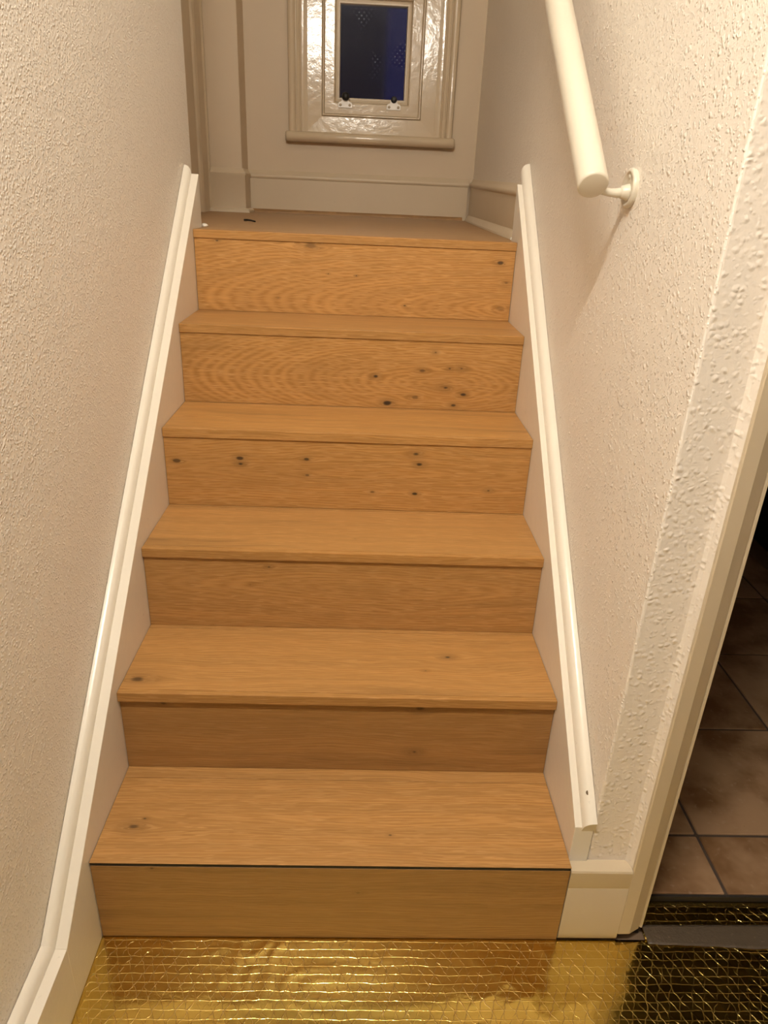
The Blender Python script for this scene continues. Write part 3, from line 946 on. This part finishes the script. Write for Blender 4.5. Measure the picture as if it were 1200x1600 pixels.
def bracket(y, zc):
    """Wall rose, hub and arm that runs under the rail."""
    t = (y - RO.y) / dirv.y
    under = RO + dirv * t + Vector((0, 0.004, -RR * 1.02))
    bm = bmesh.new()
    o = Vector((WR, y + 0.003, zc))
    hub = o + Vector((-0.013, 0.0, -0.006))
    # arm: tapered, curving up to a saddle
    def bez(t):
        p0, p1, p2 = hub, Vector((under.x + 0.035, y, zc - 0.012)), under
        return p0 * (1 - t) ** 2 + p1 * 2 * t * (1 - t) + p2 * t * t
    rings = []
    for k in range(13):
        q = k / 12
        c = bez(q)
        tan = (bez(min(1, q + 0.02)) - bez(max(0, q - 0.02))).normalized()
        u = tan.cross(Vector((0, 1, 0))).normalized()
        w = tan.cross(u)
        r = 0.0082 - 0.0022 * min(1, q * 2.2) + (0.003 if q > 0.9 else 0)
        rings.append([c + (u * cos(2 * pi * i / 20) + w * sin(2 * pi * i / 20)) * r - RO for i in range(20)])
    add_loft(bm, rings)
    add_lathe(bm, o - RO + Vector((-0.006, 0, -0.006)), (-1, 0, 0), [(0, 0.013), (0.004, 0.0125), (0.008, 0.0105), (0.012, 0.0095), (0.014, 0.006), (0.0145, 0)], 24)
    br = shade_auto(from_bm('bracket', bm, RAILWHITE, rail), 60)
    bm = bmesh.new()
    add_lathe(bm, o - RO, (-1, 0, 0), [(-0.0005, 0.029), (0.004, 0.0305), (0.0075, 0.0295), (0.0092, 0.0265), (0.0085, 0.0235), (0.0060, 0.0215), (0.0055, 0.013), (0.006, 0.0)], 36)
    rose = shade_auto(from_bm('wall_rose', bm, RAILWHITE, br), 60)
    for ang_ in (80, 200, 320):
        bm = bmesh.new()
        c = o - RO + Vector((-0.0055, cos(radians(ang_)) * 0.0180, sin(radians(ang_)) * 0.0180))
        add_lathe(bm, c, (-1, 0, 0), [(0, 0.0040), (0.0015, 0.0036), (0.0022, 0.002), (0.0023, 0)], 14)
        from_bm('screw', bm, RAILWHITE, br)


bracket(0.383, 1.283)
bracket(1.45, 1.283 + (1.45 - 0.383) * 0.820)

# ------------------------------------------------------------------ hanging tube lamp (out of frame, the only light of the place)
lamp = empty('pendant_lamp', LAMP_POS)
thing(lamp, 'tubular frosted pendant lamp hanging on two cords over the hall', 'lamp')
LG = N('lit_diffuser')
LG.set(color=(0.9, 0.85, 0.75), rough=0.4, emit=LAMP_COLOR, emit_str=LAMP_STRENGTH)
x0, x1 = LAMP_X[0] - LAMP_POS[0], LAMP_X[1] - LAMP_POS[0]
bm = bmesh.new()
add_lathe(bm, (x0, 0, 0), (1, 0, 0), [(0, LAMP_R), (x1 - x0, LAMP_R)], 20)
from_bm('diffuser_tube', bm, LG.m, lamp)
for xe, d in ((x0 - 0.0005, -1), (x1 + 0.0005, 1)):
    bm = bmesh.new()
    add_lathe(bm, (xe, 0, 0), (d, 0, 0), [(0, 0.0255), (0.018, 0.0255), (0.022, 0.022), (0.0225, 0.0)], 24)
    shade_auto(from_bm('end_cap', bm, WHITE_PLATE, lamp), 40)
    bm = bmesh.new()
    add_tube(bm, (xe + d * 0.009, 0, 0.0255), (xe + d * 0.009, 0, CEILING - LAMP_POS[2] - 0.02), 0.0025, seg=8)
    from_bm('cord', bm, WHITE_PLATE, lamp, True)
box('ceiling_rose', x0 - 0.04, x1 + 0.04, -0.03, 0.03, CEILING - LAMP_POS[2] - 0.021, CEILING - LAMP_POS[2] - 0.001, WHITE_PLATE, lamp, bev=0.004)
